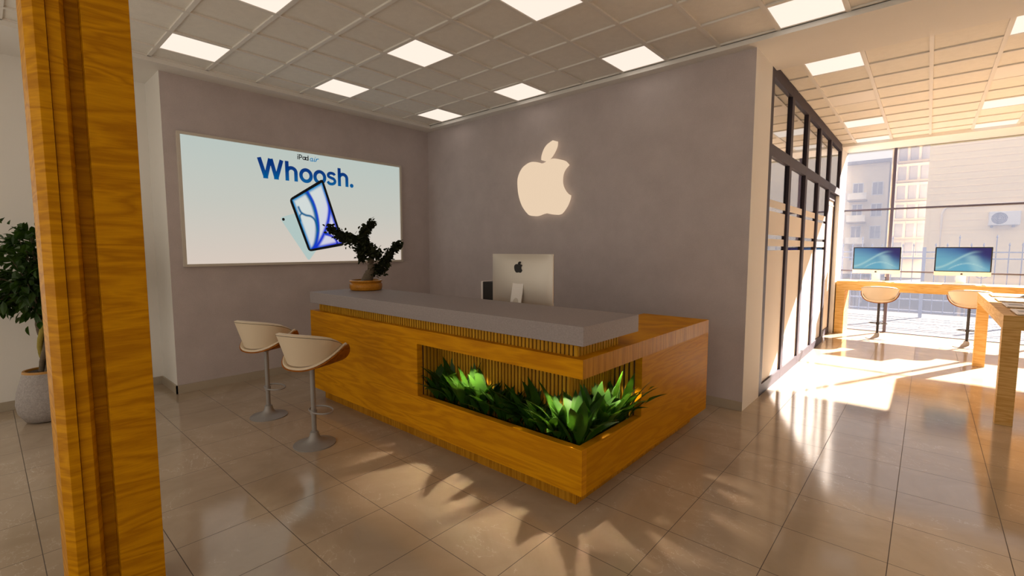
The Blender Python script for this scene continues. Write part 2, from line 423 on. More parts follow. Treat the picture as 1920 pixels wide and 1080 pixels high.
# skirting
mb = MB().box(0.0, 0.016, -L - 0.016, 0.0, 0, 0.097).box(-0.645, 0.016, -L - 0.016, -L, 0, 0.097)
struct(mb, 'baseboard_left', M['skirting'])
struct(MB().box(-0.645, -0.629, YF, -L - 0.016, 0, 0.097), 'baseboard_left_outer', M['skirting'])
struct(MB().box(0.016, W, -0.004, 0.0, 0, 0.097), 'baseboard_back', M['skirting'])

# ------------------------------------------------------------------ window wall
def pane_box(x0, x1, z0, z1): return MB().box(x0, x1, WY - 0.006, WY + 0.006, z0, z1)
mulls = [5.07, 5.87, 8.05, 10.2]
mb = MB()
for x in mulls: mb.box(x - 0.025, x + 0.025, WY - 0.03, WY + 0.03, 0, 3.75)
mb.box(5.05, XR, WY - 0.012, WY + 0.012, 2.455, 2.485); mb.box(5.05, XR, WY - 0.012, WY + 0.012, 1.222, 1.246)
mb.box(5.05, XR, WY - 0.02, WY + 0.02, 0.0, 0.012)
wf = struct(mb, 'window_1', M['mullion'], 'full height window of hazy glass with dark mullions', 'window')
xs = mulls + [XR]
for a, b in zip(xs, xs[1:]):
    for z0, z1 in ((0.012, 1.222), (1.246, 2.455), (2.485, 3.75)):
        pane_box(a + 0.025, b - 0.025, z0, z1).build('pane', M['window_glass'], wf)

# ------------------------------------------------------------------ glazed partition
Y0, PIT = 0.629, 1.0333
PF, PB = W, W - 0.065
posts = [(0.63, 0.745), (1.652, 1.776), (2.681, 2.812), (3.704, 3.83), (4.745, 4.87), (6.0, 6.117)]
t = thing('glass_partition', 'dark framed glass partition with frosted lower panes beside the pale pier', 'partition', (0, 0, 0))
mb = MB()
for k, (a, b) in enumerate(posts):
    z0 = 0.0 if k < 5 else 2.715
    mb.box(PB, PF, a, b, z0, 3.69)
mb.box(PB, PF - 0.0005, 0.63, 6.1165, 3.555, 3.6895); mb.box(PB, PF - 0.0005, 0.63, 6.1165, 2.715, 2.84); mb.box(PB, PF - 0.0005, 0.63, 4.87, 0.0, 0.122)
mb.build('frame', M['frame_dark'], t)
GXP = W - 0.027
for k in range(5):
    a, b = posts[k][1], posts[k + 1][0]
    MB().box(GXP - 0.006, GXP, a, b, 2.84, 3.555).build('pane', M['coated_glass'], t)
    if k < 4:
        p_ = MB().box(GXP - 0.006, GXP, a, b, 0.122, 2.715).build('pane', M['coated_glass'], t)
        fm = MB()
        for z0, z1 in ((2.159, 2.245), (1.843, 2.116), (1.712, 1.797), (0.122, 1.663)):
            fm.box(GXP + 0.0002, GXP + 0.0015, a, b, z0, z1)
        tag(fm.build('frosted_film', M['frost'], p_), 'frosted band film')
# door set back in the last bay
DX = 5.026
d = thing('door_1', 'frosted glass door in dark frame in last partition bay', 'door'); d['kind'] = 'structure'
mb = MB().box(DX - 0.05, DX, 4.87, 4.93, 0, 2.715).box(DX - 0.05, DX, 6.05, 6.115, 0, 2.715).box(DX - 0.05, DX - 0.0005, 4.87, 6.115, 2.60, 2.7145).box(DX - 0.05, DX - 0.0005, 4.87, 6.115, 0, 0.12)
mb.build('door_frame', M['frame_dark'], d)
MB().box(DX - 0.03, DX - 0.022, 4.93, 6.05, 0.12, 2.60).build('pane', M['frost'], d)
mb = MB().box(DX - 0.022, DX - 0.012, 4.93, 6.05, 2.50, 2.53).box(DX - 0.022, DX - 0.012, 4.98, 5.0, 0.12, 2.53)
mb.build('glazing_bead', M['alu_white'], d)
MB().tube([(DX + 0.035, 5.0, 0.95), (DX + 0.035, 5.0, 1.25)], 0.009).build('handle', M['chrome'], d)

# ------------------------------------------------------------------ reception counter
CX0, CX1, CY0 = 1.37, 4.92, -2.757
ZB, ZR, ZU, ZW, ZS0, ZS1 = 0.144, 0.442, 0.888, 1.009, 1.0908, 1.2117
OX, OXI, OYI, OYS = 3.28, 4.665, -2.515, -1.961        # planter opening
counter = thing('reception_counter', 'large golden wood reception counter with grey stone ledge and corner planter', 'reception counter')
mb = MB()
mb.box(CX0, OX, CY0, -2.10, ZB, ZU)                    # left front block
mb.box(OX, CX1, CY0, CY0 + 0.055, ZB, ZR)              # planter front
mb.box(OX, OXI - 0.02, OYI + 0.02, -2.10, ZB, ZU)      # core behind planter
mb.box(4.256, OXI - 0.02, -2.10, OYS, ZB, ZU)
mb.box(CX0, CX1, CY0, -2.035, ZU, ZW)                  # front top band
mb.box(4.256, CX1, -2.035, -0.577, ZU, ZW)             # wing top band
mb.box(1.45, 4.256, -2.10, -1.35, 0.93, 0.965)         # sitting side desk
mb.box(1.45, 1.50, -2.10, -1.35, 0.0, 0.93)
bmesh.ops.recalc_face_normals(mb.bm, faces=mb.bm.faces)
for f in mb.bm.faces:
    if f.normal.x > 0.9 and f.calc_center_median().z > 0.9: f.material_index = 1
mb.build('body', [M['wood'], M['wood_edge']], counter)
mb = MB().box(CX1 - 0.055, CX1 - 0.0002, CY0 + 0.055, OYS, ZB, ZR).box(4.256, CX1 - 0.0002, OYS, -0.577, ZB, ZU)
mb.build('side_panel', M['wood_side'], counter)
mb = MB().box(CX0 + 0.04, CX1 - 0.121, CY0 + 0.121, -2.15, 0, ZB).box(4.256, CX1 - 0.121, -2.15, -0.65, 0, ZB)
tag(mb.build('plinth', M['wood_edge'], counter), 'recessed wooden plinth')
# upper slat strip
def slats(mb, p0, p1, nout, z0, z1, pitch, wd, dep):
    p0, p1, nout = Vector(p0), Vector(p1), Vector(nout); d_ = p1 - p0; n_ = int(d_.length / pitch); d_.normalize()
    pitch = (p1 - p0).length / n_
    for k in range(n_):
        c = p0 + d_ * (k + 0.5) * pitch
        a = c - d_ * wd / 2; b = c + d_ * wd / 2 + nout * dep
        mb.box(min(a.x, b.x), max(a.x, b.x), min(a.y, b.y), max(a.y, b.y), z0, z1)
mb = MB().box(1.478, 4.835, -2.694, -2.195, ZW, ZS0)
mb.mi = 1
slats(mb, (1.468, -2.694), (4.845, -2.694), (0, -1), ZW, ZS0, 0.0325, 0.021, 0.010)
slats(mb, (4.835, -2.704), (4.835, -2.185), (1, 0), ZW, ZS0, 0.0325, 0.021, 0.010)
mb.build('slat_strip', [M['slat_back'], M['slat']], counter)
mb = MB().box(OX, OXI - 0.012, OYI + 0.012, OYI + 0.02, ZB, ZU).box(OXI - 0.02, OXI - 0.012, OYI + 0.012, OYS, ZB, ZU).box(OX, OX + 0.006, CY0 + 0.055, OYI + 0.01, ZB, ZU).box(OXI - 0.012, CX1 - 0.056, OYS - 0.006, OYS, ZB, ZU)
mb.mi = 1
slats(mb, (OX, OYI + 0.012), (OXI, OYI + 0.012), (0, -1), ZB, ZU, 0.0335, 0.020, 0.014)
slats(mb, (OXI - 0.012, OYI), (OXI - 0.012, OYS), (1, 0), ZB, ZU, 0.0335, 0.020, 0.014)
slats(mb, (OX + 0.006, CY0 + 0.058), (OX + 0.006, OYI), (1, 0), ZB, ZU, 0.0335, 0.022, 0.012)
slats(mb, (OXI, OYS - 0.006), (CX1 - 0.058, OYS - 0.006), (0, -1), ZB, ZU, 0.0335, 0.022, 0.012)
mb.build('slat_lining', [M['slat_back'], M['slat']], counter)
mb = MB().box(OX + 0.02, CX1 - 0.056, CY0 + 0.056, OYI, ZB, 0.36).box(OXI + 0.004, CX1 - 0.056, OYI, OYS - 0.02, ZB, 0.36)
mb.build('soil', M['soil'], counter)
tag(MB().box(1.371, 4.9202, -2.7572, -2.035, ZS0, ZS1).build('stone_ledge', M['stone'], counter, bevel=0.003), 'grey speckled stone ledge')
# little downlights inside the planter
for k, (x, y, e) in enumerate(((3.80, -2.665, 44), (4.70, -2.66, 44), (4.81, -2.18, 38))):
    ld = bpy.data.lights.new('planter_downlight', 'SPOT'); ld.energy = e; ld.color = (1.0, 0.80, 0.58); ld.spot_size = R(92); ld.spot_blend = 0.45; ld.shadow_soft_size = 0.009
    lo = bpy.data.objects.new('planter_downlight', ld); COL.objects.link(lo); lo.parent = counter; lo.location = (x, y, ZU - 0.014)
    lo.rotation_euler = (0, R(-8), 0) if y > -2.5 else (R(-8), 0, 0)
    MB().lathe([(0.0, 0.0), (0.024, 0.0), (0.024, 0.012), (0.0, 0.012)], 20, x, y, ZU - 0.0125).build('downlight', M['chrome'], counter)

# ------------------------------------------------------------------ leaves
def leaf(mb, base, d, up, ln, wd, curl=0.4, fold=0.15, segs=5, tip=1.6):
    """single curved blade from base along d; up is the side its face looks to"""
    d = Vector(d).normalized(); up = Vector(up); side = d.cross(up)
    if side.length < 1e-3: side = d.cross(Vector((1, 0.3, 0)))
    side.normalize(); nrm = side.cross(d).normalized()
    pos = Vector(base); dr = d.copy(); rows = []
    for i in range(segs + 1):
        t = i / segs
        wdt = wd * (math.sin(PI * min(1, t * 0.93 + 0.07)) ** 0.8) * (1.0 if t < 0.6 else 1 - ((t - 0.6) / 0.4) ** tip * 0.25) * min(1.0, 0.35 + t * 2.4)
        if i == segs: wdt = 0.0
        n_ = side.cross(dr).normalized()
        if i == segs: rows.append([mb.bm.verts.new(pos)])
        else: rows.append([mb.bm.verts.new(pos - side * wdt / 2 + n_ * wdt * fold), mb.bm.verts.new(pos), mb.bm.verts.new(pos + side * wdt / 2 + n_ * wdt * fold)])
        dr = (dr - nrm * curl / segs).normalized(); pos = pos + dr * ln / segs
    fs = []
    for a, b in zip(rows, rows[1:]):
        if len(b) == 1: fs += [mb.bm.faces.new((a[0], a[1], b[0])), mb.bm.faces.new((a[1], a[2], b[0]))]
        else: fs += [mb.bm.faces.new((a[0], a[1], b[1], b[0])), mb.bm.faces.new((a[1], a[2], b[2], b[1]))]
    mb._m(fs)

# planter plants: clumps of broad blades
rng = random.Random(21)
spots = []
n1 = 11
for k in range(n1): spots.append((OX + 0.12 + (4.80 - OX - 0.12) * k / (n1 - 1), -2.60 + rng.uniform(-0.02, 0.03), 'front'))
for k in range(4): spots.append((4.78 + rng.uniform(-0.015, 0.015), -2.42 + 0.13 * k, 'side'))
nf = ns = 0
for (x, y, sd) in spots:
    if sd == 'front':
        lab = 'green plant in the planter front trough, %s from its left end' % ORD[nf]; nf += 1
    else:
        lab = 'green plant in the planter side trough, %s from the front corner' % ORD[ns]; ns += 1
    t = thing('leafy_plant', lab, 'plant', (x, y, 0.36), 0, 'broad leaved plants in the counter planter')
    mb = MB()
    for k in range(17):
        az = rng.uniform(0, 2 * PI); tilt = rng.uniform(0.05, 0.62) ** 1.0
        d_ = Vector((math.cos(az) * math.sin(tilt), math.sin(az) * math.sin(tilt), math.cos(tilt)))
        if sd == 'front': d_.y *= 0.85 if d_.y < 0 else 0.35
        else: d_.x *= 0.85 if d_.x > 0 else 0.35
        ln = rng.uniform(0.20, 0.40); b = Vector((math.cos(az) * 0.02, math.sin(az) * 0.02, 0))
        st = rng.uniform(0.03, 0.10)
        upv = Vector((-math.cos(az) * 0.9, -math.sin(az) * 0.9, 0.45))
        leaf(mb, b + d_ * st, d_, upv, ln, rng.uniform(0.050, 0.088), curl=rng.uniform(0.15, 1.25), fold=0.12, segs=7)
        mb.tube([b, b + d_ * st * 1.1], 0.004, 5)
    mb.build('foliage', M['leaf'], t, smooth=60, recalc=False)

# ------------------------------------------------------------------ logo on the back wall
LEAF = [(2.676, 3.102), (2.742, 3.078), (2.733, 3.011), (2.685, 2.931), (2.627, 2.875), (2.553, 2.846), (2.485, 2.869), (2.489, 2.922), (2.522, 2.999), (2.581, 3.061)]
BODY = [(2.063, 2.643), (2.091, 2.727), (2.148, 2.8), (2.229, 2.846), (2.308, 2.864), (2.386, 2.857), (2.447, 2.841), (2.5, 2.824), (2.553, 2.834), (2.627, 2.86), (2.7, 2.863), (2.8, 2.839), (2.878, 2.807), (2.927, 2.756),
        (2.872, 2.709), (2.838, 2.65), (2.827, 2.571), (2.839, 2.501), (2.875, 2.436), (2.918, 2.39), (2.959, 2.367), (2.946, 2.311), (2.906, 2.233), (2.857, 2.173), (2.819, 2.139), (2.765, 2.129), (2.692, 2.135), (2.633, 2.146), (2.573, 2.157),
        (2.513, 2.149), (2.452, 2.133), (2.39, 2.128), (2.311, 2.137), (2.267, 2.151), (2.199, 2.214), (2.133, 2.304), (2.084, 2.431), (2.066, 2.54)]
def smooth_outline(pts, corners):
    k0 = corners[0]; P2 = pts[k0:] + pts[:k0]; cs = [c - k0 for c in corners] + [len(pts)]; out = []
    P2 = P2 + [P2[0]]
    for a_, b_ in zip(cs, cs[1:]): out += [tuple(q) for q in catmull(P2[a_:b_ + 1], 4)[:-1]]
    return out
BODY = smooth_outline(BODY, [6, 13, 20, 24, 33]); LEAF = smooth_outline(LEAF, [0, 1, 5, 6])
t = thing('wall_logo', 'large glowing white bitten fruit emblem on the mauve back wall', 'wall sign', (0, 0, 0))
frw = lambda a, b, h: Vector((a, h, b))
MB().poly(BODY, -0.034, -0.062, frw).build('emblem_body', M['logo'], t)
MB().poly(LEAF, -0.034, -0.062, frw).build('emblem_leaf', M['logo'], t)
for (a, b) in ((2.25, 2.5), (2.7, 2.3), (2.6, 2.98)): MB().box(a - 0.01, a + 0.01, -0.0345, 0.0, b - 0.01, b + 0.01).build('standoff', M['chrome'], t)
def small_logo(mb, size, fr, h0, h1, black=True):
    sc = size / 0.97; cx, cz = 2.51, 2.6
    mb.poly([((a - cx) * sc, (b - cz) * sc) for a, b in BODY], h0, h1, fr); mb.poly([((a - cx) * sc, (b - cz) * sc) for a, b in LEAF], h0, h1, fr)

# ------------------------------------------------------------------ wall display
S0, S1, Z0, Z1 = -3.575, -0.592, 1.487, 2.995
disp = thing('wall_display', 'big wall screen advertising a blue tablet, on the left mauve wall', 'screen', (0, 0, 0))
mb = MB()
fb = 0.025
mb.box(0.0, 0.05, S0 - 0.014, S0 + 0.016, Z0 - 0.014, Z1 + 0.014).box(0.0, 0.05, S1 - 0.016, S1 + 0.014, Z0 - 0.014, Z1 + 0.014)
mb.box(0.0, 0.0498, S0 - 0.0138, S1 + 0.0138, Z0 - 0.014, Z0 + 0.016).box(0.0, 0.0498, S0 - 0.0138, S1 + 0.0138, Z1 - 0.016, Z1 + 0.014).box(0.0, 0.03, S0, S1, Z0, Z1)
mb.build('frame', M['screen_frame'], disp)
def picture(name, f, fr, nu, nv, parent, material=None, clip=None):
    """flat luminous picture: colour at (u,v) from f, laid by fr(u,v)"""
    bm = bmesh.new(); cl = bm.verts.layers.float_color.new('picture')
    V = [[bm.verts.new(fr(i / nu, j / nv)) for j in range(nv + 1)] for i in range(nu + 1)]
    for i in range(nu + 1):
        for j in range(nv + 1):
            V[i][j][cl] = (*f(i / nu, j / nv), 1)
    for i in range(nu):
        for j in range(nv): bm.faces.new((V[i][j], V[i + 1][j], V[i + 1][j + 1], V[i][j + 1]))
    me = bpy.data.meshes.new(name); bm.to_mesh(me); bm.free(); me.materials.append(material or M['picture'])
    o = bpy.data.objects.new(name, me); COL.objects.link(o); o.parent = parent; return o
TOPC, MIDC, BOTC = srgb(185, 196, 190), srgb(196, 197, 188), srgb(214, 200, 188)
def poster(u, v):
    return lerp3(BOTC, MIDC, v / 0.5) if v < 0.5 else lerp3(MIDC, TOPC, (v - 0.5) / 0.5)
picture('poster_picture', poster, lambda u, v: Vector((0.032, S0 + 0.014 + (S1 - S0 - 0.028) * u, Z0 + 0.014 + (Z1 - Z0 - 0.028) * v)), 8, 24, disp)
fy = lambda a, b, h: Vector((h, a, b))
# slogan: strokes; colour runs from navy to blue down the letters
mword = emis('slogan_blue', (0, 0, 0)); tt = NT(mword)
g_ = tt.n('ShaderNodeSeparateXYZ'); tt.l(tt.coord(), g_.inputs[0])
tt.l(tt.ramp(tt.math('DIVIDE', tt.math('SUBTRACT', g_.outputs[2], 2.57), 0.27), [(0.0, srgb(0, 92, 150)), (0.45, srgb(0, 62, 128)), (0.75, srgb(0, 48, 115))]), tt.b.inputs['Emission Color'])
tt.b.inputs['Emission Strength'].default_value = 1.0
mb = MB(); h0, h1 = 0.0322, 0.0330; wd = 0.047
ZBASE, ZCAP = 2.582, 2.838
stroke(mb, [(-2.721, ZCAP), (-2.652, ZBASE + 0.02)], wd * 1.05, h0, h1, fy); stroke(mb, [(-2.645, ZBASE + 0.02), (-2.586, ZCAP)], wd * 1.05, h0, h1, fy)
stroke(mb, [(-2.578, ZCAP), (-2.519, ZBASE + 0.02)], wd * 1.05, h0, h1, fy); stroke(mb, [(-2.512, ZBASE + 0.02), (-2.443, ZCAP)], wd * 1.05, h0, h1, fy)
for a in (-2.6485, -2.5155): mb.box(h0, h1, a - 0.030, a + 0.030, ZBASE, ZBASE + 0.025)
mb.box(h0, h1, -2.606, -2.558, ZCAP - 0.03, ZCAP)
def letter_h(y0):
    mb.box(h0, h1, y0, y0 + wd, ZBASE, ZCAP)
    c = y0 + wd / 2 + 0.058
    stroke(mb, arc(c, ZBASE + 0.118, 0.058, 0.055, 178, 0, 14) + [(c + 0.058, ZBASE)], wd, h0, h1, fy)
letter_h(-2.400); letter_h(-1.662)
for c in (-2.123, -1.929): stroke(mb, arc(c, ZBASE + 0.094, 0.070, 0.076, 0, 360, 32)[:-1], wd, h0, h1, fy, True)
s_ = [(-1.709, 2.726), (-1.722, 2.744), (-1.755, 2.752), (-1.787, 2.746), (-1.806, 2.724), (-1.797, 2.700), (-1.762, 2.685), (-1.725, 2.673), (-1.706, 2.645), (-1.718, 2.615), (-1.755, 2.600), (-1.795, 2.606), (-1.815, 2.632)]
stroke(mb, [tuple(q) for q in catmull(s_, 4)], wd * 0.85, h0, h1, fy)
mb.poly(arc(-1.447, ZBASE + 0.024, 0.029, 0.029, 0, 340, 18), h0, h1, fy)
mb.build('slogan_lettering', mword, disp)
# small title
mb = MB(); zb, xh, ch, sw = 2.882, 0.048, 0.068, 0.011
y = -2.232
mb.box(h0, h1, y, y + sw, zb, zb + xh); mb.box(h0, h1, y, y + sw, zb + xh + 0.008, zb + xh + 0.019)
y = -2.212
mb.box(h0, h1, y, y + sw, zb, zb + ch); stroke(mb, [(y, zb + ch - 0.005), (y + 0.022, zb + ch - 0.005)] + arc(y + 0.024, zb + 0.044, 0.016, 0.0155, 90, -90, 8) + [(y, zb + 0.0285)], sw, h0, h1, fy)
def ringlet(yc, asc):
    stroke(mb, arc(yc, zb + 0.0225, 0.0165, 0.018, 0, 360, 18)[:-1], sw * 0.95, h0, h1, fy, True); mb.box(h0, h1, yc + 0.013, yc + 0.0235, zb, zb + (ch if asc else xh))
ringlet(-2.143, False); ringlet(-2.104, True)
mb.build('title_lettering', emis('title_black', srgb(20, 22, 24)), disp)
mb = MB(); sl_ = 0.25
def it(pts): return [(a + (b - zb) * sl_, b) for a, b in pts]
stroke(mb, it(arc(-2.047, zb + 0.019, 0.016, 0.019, 40, 330, 14)), 0.0095, h0, h1, fy); stroke(mb, it([(-2.031, zb + 0.042), (-2.031, zb + 0.006), (-2.024, zb), (-2.012, zb + 0.008)]), 0.0095, h0, h1, fy)
stroke(mb, it([(-2.004, zb + 0.042), (-2.004, zb + 0.006), (-1.997, zb), (-1.986, zb + 0.008)]), 0.0095, h0, h1, fy); mb.box(h0, h1, -1.990, -1.981, zb + 0.053, zb + 0.062)
stroke(mb, it([(-1.980, zb + 0.042), (-1.978, zb)]), 0.0095, h0, h1, fy); stroke(mb, it([(-1.978, zb + 0.018), (-1.968, zb + 0.038), (-1.955, zb + 0.043), (-1.944, zb + 0.036)]), 0.0095, h0, h1, fy)
mb.build('script_lettering', emis('script_blue', srgb(20, 118, 170)), disp)
# tablets in the picture
def rquad(pts, rad, n=4):
    out = []; N = len(pts); P2 = [Vector(q) for q in pts]
    for i in range(N):
        a, b, c = P2[i - 1], P2[i], P2[(i + 1) % N]; u1 = (a - b).normalized(); u2 = (c - b).normalized()
        q0, q1 = b + u1 * rad, b + u2 * rad
        for k in range(n + 1):
            s_ = k / n; out.append(tuple((q0 * (1 - s_) ** 2) + (b * 2 * s_ * (1 - s_)) + (q1 * s_ ** 2)))
    return out
MB().poly(rquad([(-2.496, 2.089), (-2.126, 2.215), (-1.97, 1.72), (-2.128, 1.512)], 0.04), 0.0331, 0.0334, fy).build('tablet_back_picture', emis('tablet_back', srgb(176, 196, 192)), disp)
MB().poly(arc(-2.449, 2.07, 0.018, 0.020, 0, 345, 14), 0.0335, 0.0337, fy).build('camera_picture', emis('lens_black', srgb(18, 22, 24)), disp)
QA, QB, QC, QD = Vector((-2.364, 2.342)), Vector((-1.888, 2.662)), Vector((-1.588, 1.732)), Vector((-2.124, 1.640))   # TL TR BR BL
MB().poly(rquad([tuple(q) for q in (QD, QC, QB, QA)], 0.05), 0.0338, 0.0342, fy).build('tablet_picture', emis('tablet_black', srgb(10, 11, 14)), disp)
cen = (QA + QB + QC + QD) / 4
def inset(q): return q + (cen - q).normalized() * 0.055
def obil(u, v): return QA * (1 - u) * (1 - v) + QB * u * (1 - v) + QC * u * v + QD * (1 - u) * v
ia, ib, ic, id_ = obil(0.06, 0.042), obil(0.94, 0.042), obil(0.94, 0.958), obil(0.06, 0.958)
def bil(u, v): return ia * (1 - u) * (1 - v) + ib * u * (1 - v) + ic * u * v + id_ * (1 - u) * v
STR = []
def addstroke(pts, wdt, col, side): STR.append((catmull(pts, 4), wdt, col, side))
addstroke([(0.44, -0.05), (0.52, 0.2), (0.50, 0.45), (0.40, 0.68), (0.22, 0.9), (0.02, 1.05)], 0.05, srgb(0, 96, 150), 1)
addstroke([(0.47, -0.05), (0.56, 0.2), (0.54, 0.45), (0.44, 0.68), (0.26, 0.88), (0.03, 1.04)], 0.03, srgb(10, 60, 190), 1)
addstroke([(1.03, 0.28), (0.97, 0.42), (0.80, 0.60), (0.55, 0.78), (0.25, 0.95), (0.0, 1.05)], 0.045, srgb(10, 50, 200), 1)
addstroke([(0.10, 0.17), (0.12, 0.28), (0.22, 0.36), (0.36, 0.42), (0.43, 0.52), (0.40, 0.70)], 0.025, srgb(0, 92, 140), 1)
addstroke([(0.02, 0.42), (0.05, 0.33), (0.13, 0.30)], 0.02, srgb(0, 92, 140), 1)
addstroke([(0.62, 0.80), (0.78, 0.86), (0.86, 0.95), (0.84, 1.05)], 0.03, srgb(20, 40, 190), 1)
addstroke([(0.60, 0.795), (0.80, 0.78), (1.02, 0.75)], 0.025, srgb(20, 60, 190), 1)
def segdist(pts, u, v):
    best = 9.0
    for a, b in zip(pts, pts[1:]):
        ax, ay, bx2, by2 = a[0], a[1] * 1.45, b[0], b[1] * 1.45
        dx, dy = bx2 - ax, by2 - ay; L2 = dx * dx + dy * dy or 1e-9
        t_ = max(0.0, min(1.0, ((u - ax) * dx + (v * 1.45 - ay) * dy) / L2))
        best = min(best, math.hypot(u - ax - t_ * dx, v * 1.45 - ay - t_ * dy))
    return best
def tabart(u, v):
    c = lerp3(srgb(208, 216, 214), srgb(208, 206, 226), sstep(0.35, 0.95, u * 0.5 + v * 0.6))
    e = min(u, 1 - u, v * 1.4, (1 - v) * 1.4)
    edge = lerp3(srgb(0, 130, 190), srgb(25, 50, 205), sstep(0.35, 0.9, u * 0.45 + v * 0.6))
    c = lerp3(edge, c, sstep(0.0, 0.09, e))
    for pts, wdt, col, sd in STR:
        c = lerp3(col, c, sstep(wdt * 0.2, wdt * 1.9, segdist(pts, u, v)))
    return c
picture('tablet_art_picture', tabart, lambda u, v: Vector((0.0346, *bil(u, v))), 60, 84, disp)

# ------------------------------------------------------------------ desktop computers
def wallpaper(u, v):
    """plain blue swooshes"""
    c = lerp3(srgb(108, 170, 190), srgb(30, 60, 140), sstep(0.25, 1.05, 0.72 * v + 0.42 * u - 0.05))
    c = lerp3(c, srgb(38, 38, 98), sstep(0.95, 1.45, u * 0.9 + v * 0.75))
    y1 = 0.12 + 0.62 * sstep(0.0, 0.75, u) + 0.12 * u
    c = lerp3(c, srgb(165, 205, 205), 0.75 * math.exp(-((v - y1) / 0.05) ** 2) * sstep(0.9, 0.5, u))
    y2 = 0.05 + 0.28 * math.sin(PI * max(0, min(1, (u - 0.22) / 0.75)))
    c = lerp3(c, srgb(190, 220, 216), 0.8 * math.exp(-((v - y2) / 0.025) ** 2) * sstep(0.2, 0.35, u) * sstep(1.0, 0.8, u))
    if v < y2: c = lerp3(c, srgb(84, 160, 190), 0.5 * sstep(0.2, 0.4, u))
    x3 = 0.66 + 0.12 * (0.75 - v) * 2
    c = lerp3(c, srgb(170, 210, 210), 0.55 * sstep(0.20, 0.0, abs(u - x3 + 0.03)) * sstep(0.78, 0.6, v))
    y4 = 0.62 + 0.5 * max(0, u - 0.15) ** 1.6
    c = lerp3(c, srgb(90, 150, 180), 0.5 * math.exp(-((v - y4) / 0.03) ** 2) * sstep(0.6, 0.35, u))
    return c
def make_imac(label, group):
    t = thing('desktop_computer', label, 'computer', (0, 0, 0), 0, group)
    w2, zc, zk, zt_ = 0.371, 0.153, 0.226, 0.668
    zm = (zc + zt_) / 2
    # bulged back shell
    def back(u, v):
        x = -w2 + 2 * w2 * u; z = zc + (zt_ - zc) * v
        b = (1 - abs(2 * u - 1) ** 2.2) * (1 - abs(2 * v - 1) ** 2.2)
        return (x, 0.012 + 0.045 * max(0, b) ** 0.6, z)
    mb = MB().grid(back, 24, 16)
    f_ = lambda u, v: (-w2 + 2 * w2 * u, 0.0, zc + (zt_ - zc) * v)
    mb.box(-w2, w2, 0.0, 0.0125, zc, zt_)
    mb.build('shell', M['alu'], t, smooth=35, recalc=True)
    tag(MB().box(-w2, w2, -0.003, 0.0, zc, zk).build('chin', M['alu_white'], t), 'pale metal chin')
    MB().poly(rquad([(-w2, zk), (w2, zk), (w2, zt_), (-w2, zt_)], 0.012), 0.0, -0.004, lambda a, b, h: Vector((a, h, b))).build('bezel', M['black'], t)
    picture('display_picture', wallpaper, lambda u, v: Vector((-w2 + 0.018 + (2 * w2 - 0.036) * u, -0.0048, zk + 0.014 + (zt_ - zk - 0.032) * v)), 40, 26, t)
    mb = MB(); small_logo(mb, 0.036, lambda a, b, h: Vector((a, h, (zc + zk) / 2 + b)), -0.003, -0.0042); mb.build('chin_emblem', M['blackmat'], t)
    mb = MB(); small_logo(mb, 0.105, lambda a, b, h: Vector((-a, h, 0.545 + b)), 0.045, 0.0575); mb.build('back_emblem', M['blackmat'], t)
    # stand: foot plate and leaning neck with a cable hole
    mb = MB(); hw = 0.066
    mb.box(-0.105, 0.105, -0.12, 0.145, 0.0, 0.008)
    def nk(a, s, dpt):   # along the leaning plate
        return Vector((a, 0.14 - 0.085 * s / 0.40 + dpt, s))
    mb.poly([(-hw, 0.0), (hw, 0.0), (hw, 0.40), (-hw, 0.40)], 0.0, -0.009, nk)
    mb.poly([(-hw, 0.392), (hw, 0.392), (hw, 0.40), (-hw, 0.40)], -0.009, -0.022, nk)
    sd_ = mb.build('stand', M['alu_white'], t)
    tag(MB().poly(arc(0, 0.215, 0.034, 0.044, 0, 360, 24)[:-1], 0.0005, -0.003, nk).build('cable_hole', M['screen_frame'], sd_), 'round cable hole')
    return t
TT = 1.0435
imac = make_imac('white desktop computer on the window table, nearer the dark partition', 'desktop computers with blue screens on the window table')
imac.location = (5.695, 6.52, TT)
im2 = copy_tree(imac); im2.location = (6.918, 6.47, TT); im2['label'] = 'white desktop computer on the window table, right one, behind the wooden display table'
im3 = copy_tree(imac); im3.location = (3.585, -1.755, 0.965); im3.rotation_euler = (0, 0, PI); im3['label'] = 'desktop computer on the reception counter showing its metal back'; del im3['group']
# keyboards and mice
def make_keyboard():
    t = thing('keyboard', 'slim white keyboard before the window computer nearer the partition', 'keyboard', (5.66, 6.27, TT), 0, 'slim white keyboards on the window table')
    MB().box(-0.215, 0.215, -0.06, 0.06, 0.0, 0.014).build('base', M['alu_white'], t, bevel=0.003)
    mb = MB()
    for r_ in range(5):
        for k in range(14): mb.box(-0.205 + k * 0.0295, -0.205 + k * 0.0295 + 0.025, -0.052 + r_ * 0.021, -0.052 + r_ * 0.021 + 0.017, 0.014, 0.018)
    mb.build('keys', M['alu_white'], t)
    return t
kb = make_keyboard(); k2 = copy_tree(kb); k2.location = (6.88, 6.25, TT); k2['label'] = 'slim white keyboard before the right window computer'
def make_mouse():
    t = thing('computer_mouse', 'white mouse right of the window computer nearer the partition', 'mouse', (5.985, 6.27, TT), 0, 'white mice on the window table')
    MB().lathe([(0, 0), (0.034, 0.0), (0.037, 0.008), (0.032, 0.019), (0.018, 0.027), (0, 0.029)], 20).build('mouse_shell', M['alu_white'], t, smooth=True)
    MB().box(-0.002, 0.002, 0.004, 0.025, 0.0265, 0.0305).build('scroll_wheel', M['chrome'], t)
    t.scale = (1, 1.6, 1); return t
ms = make_mouse(); m2_ = copy_tree(ms); m2_.location = (7.20, 6.26, TT); m2_['label'] = 'white mouse right of the right window computer'
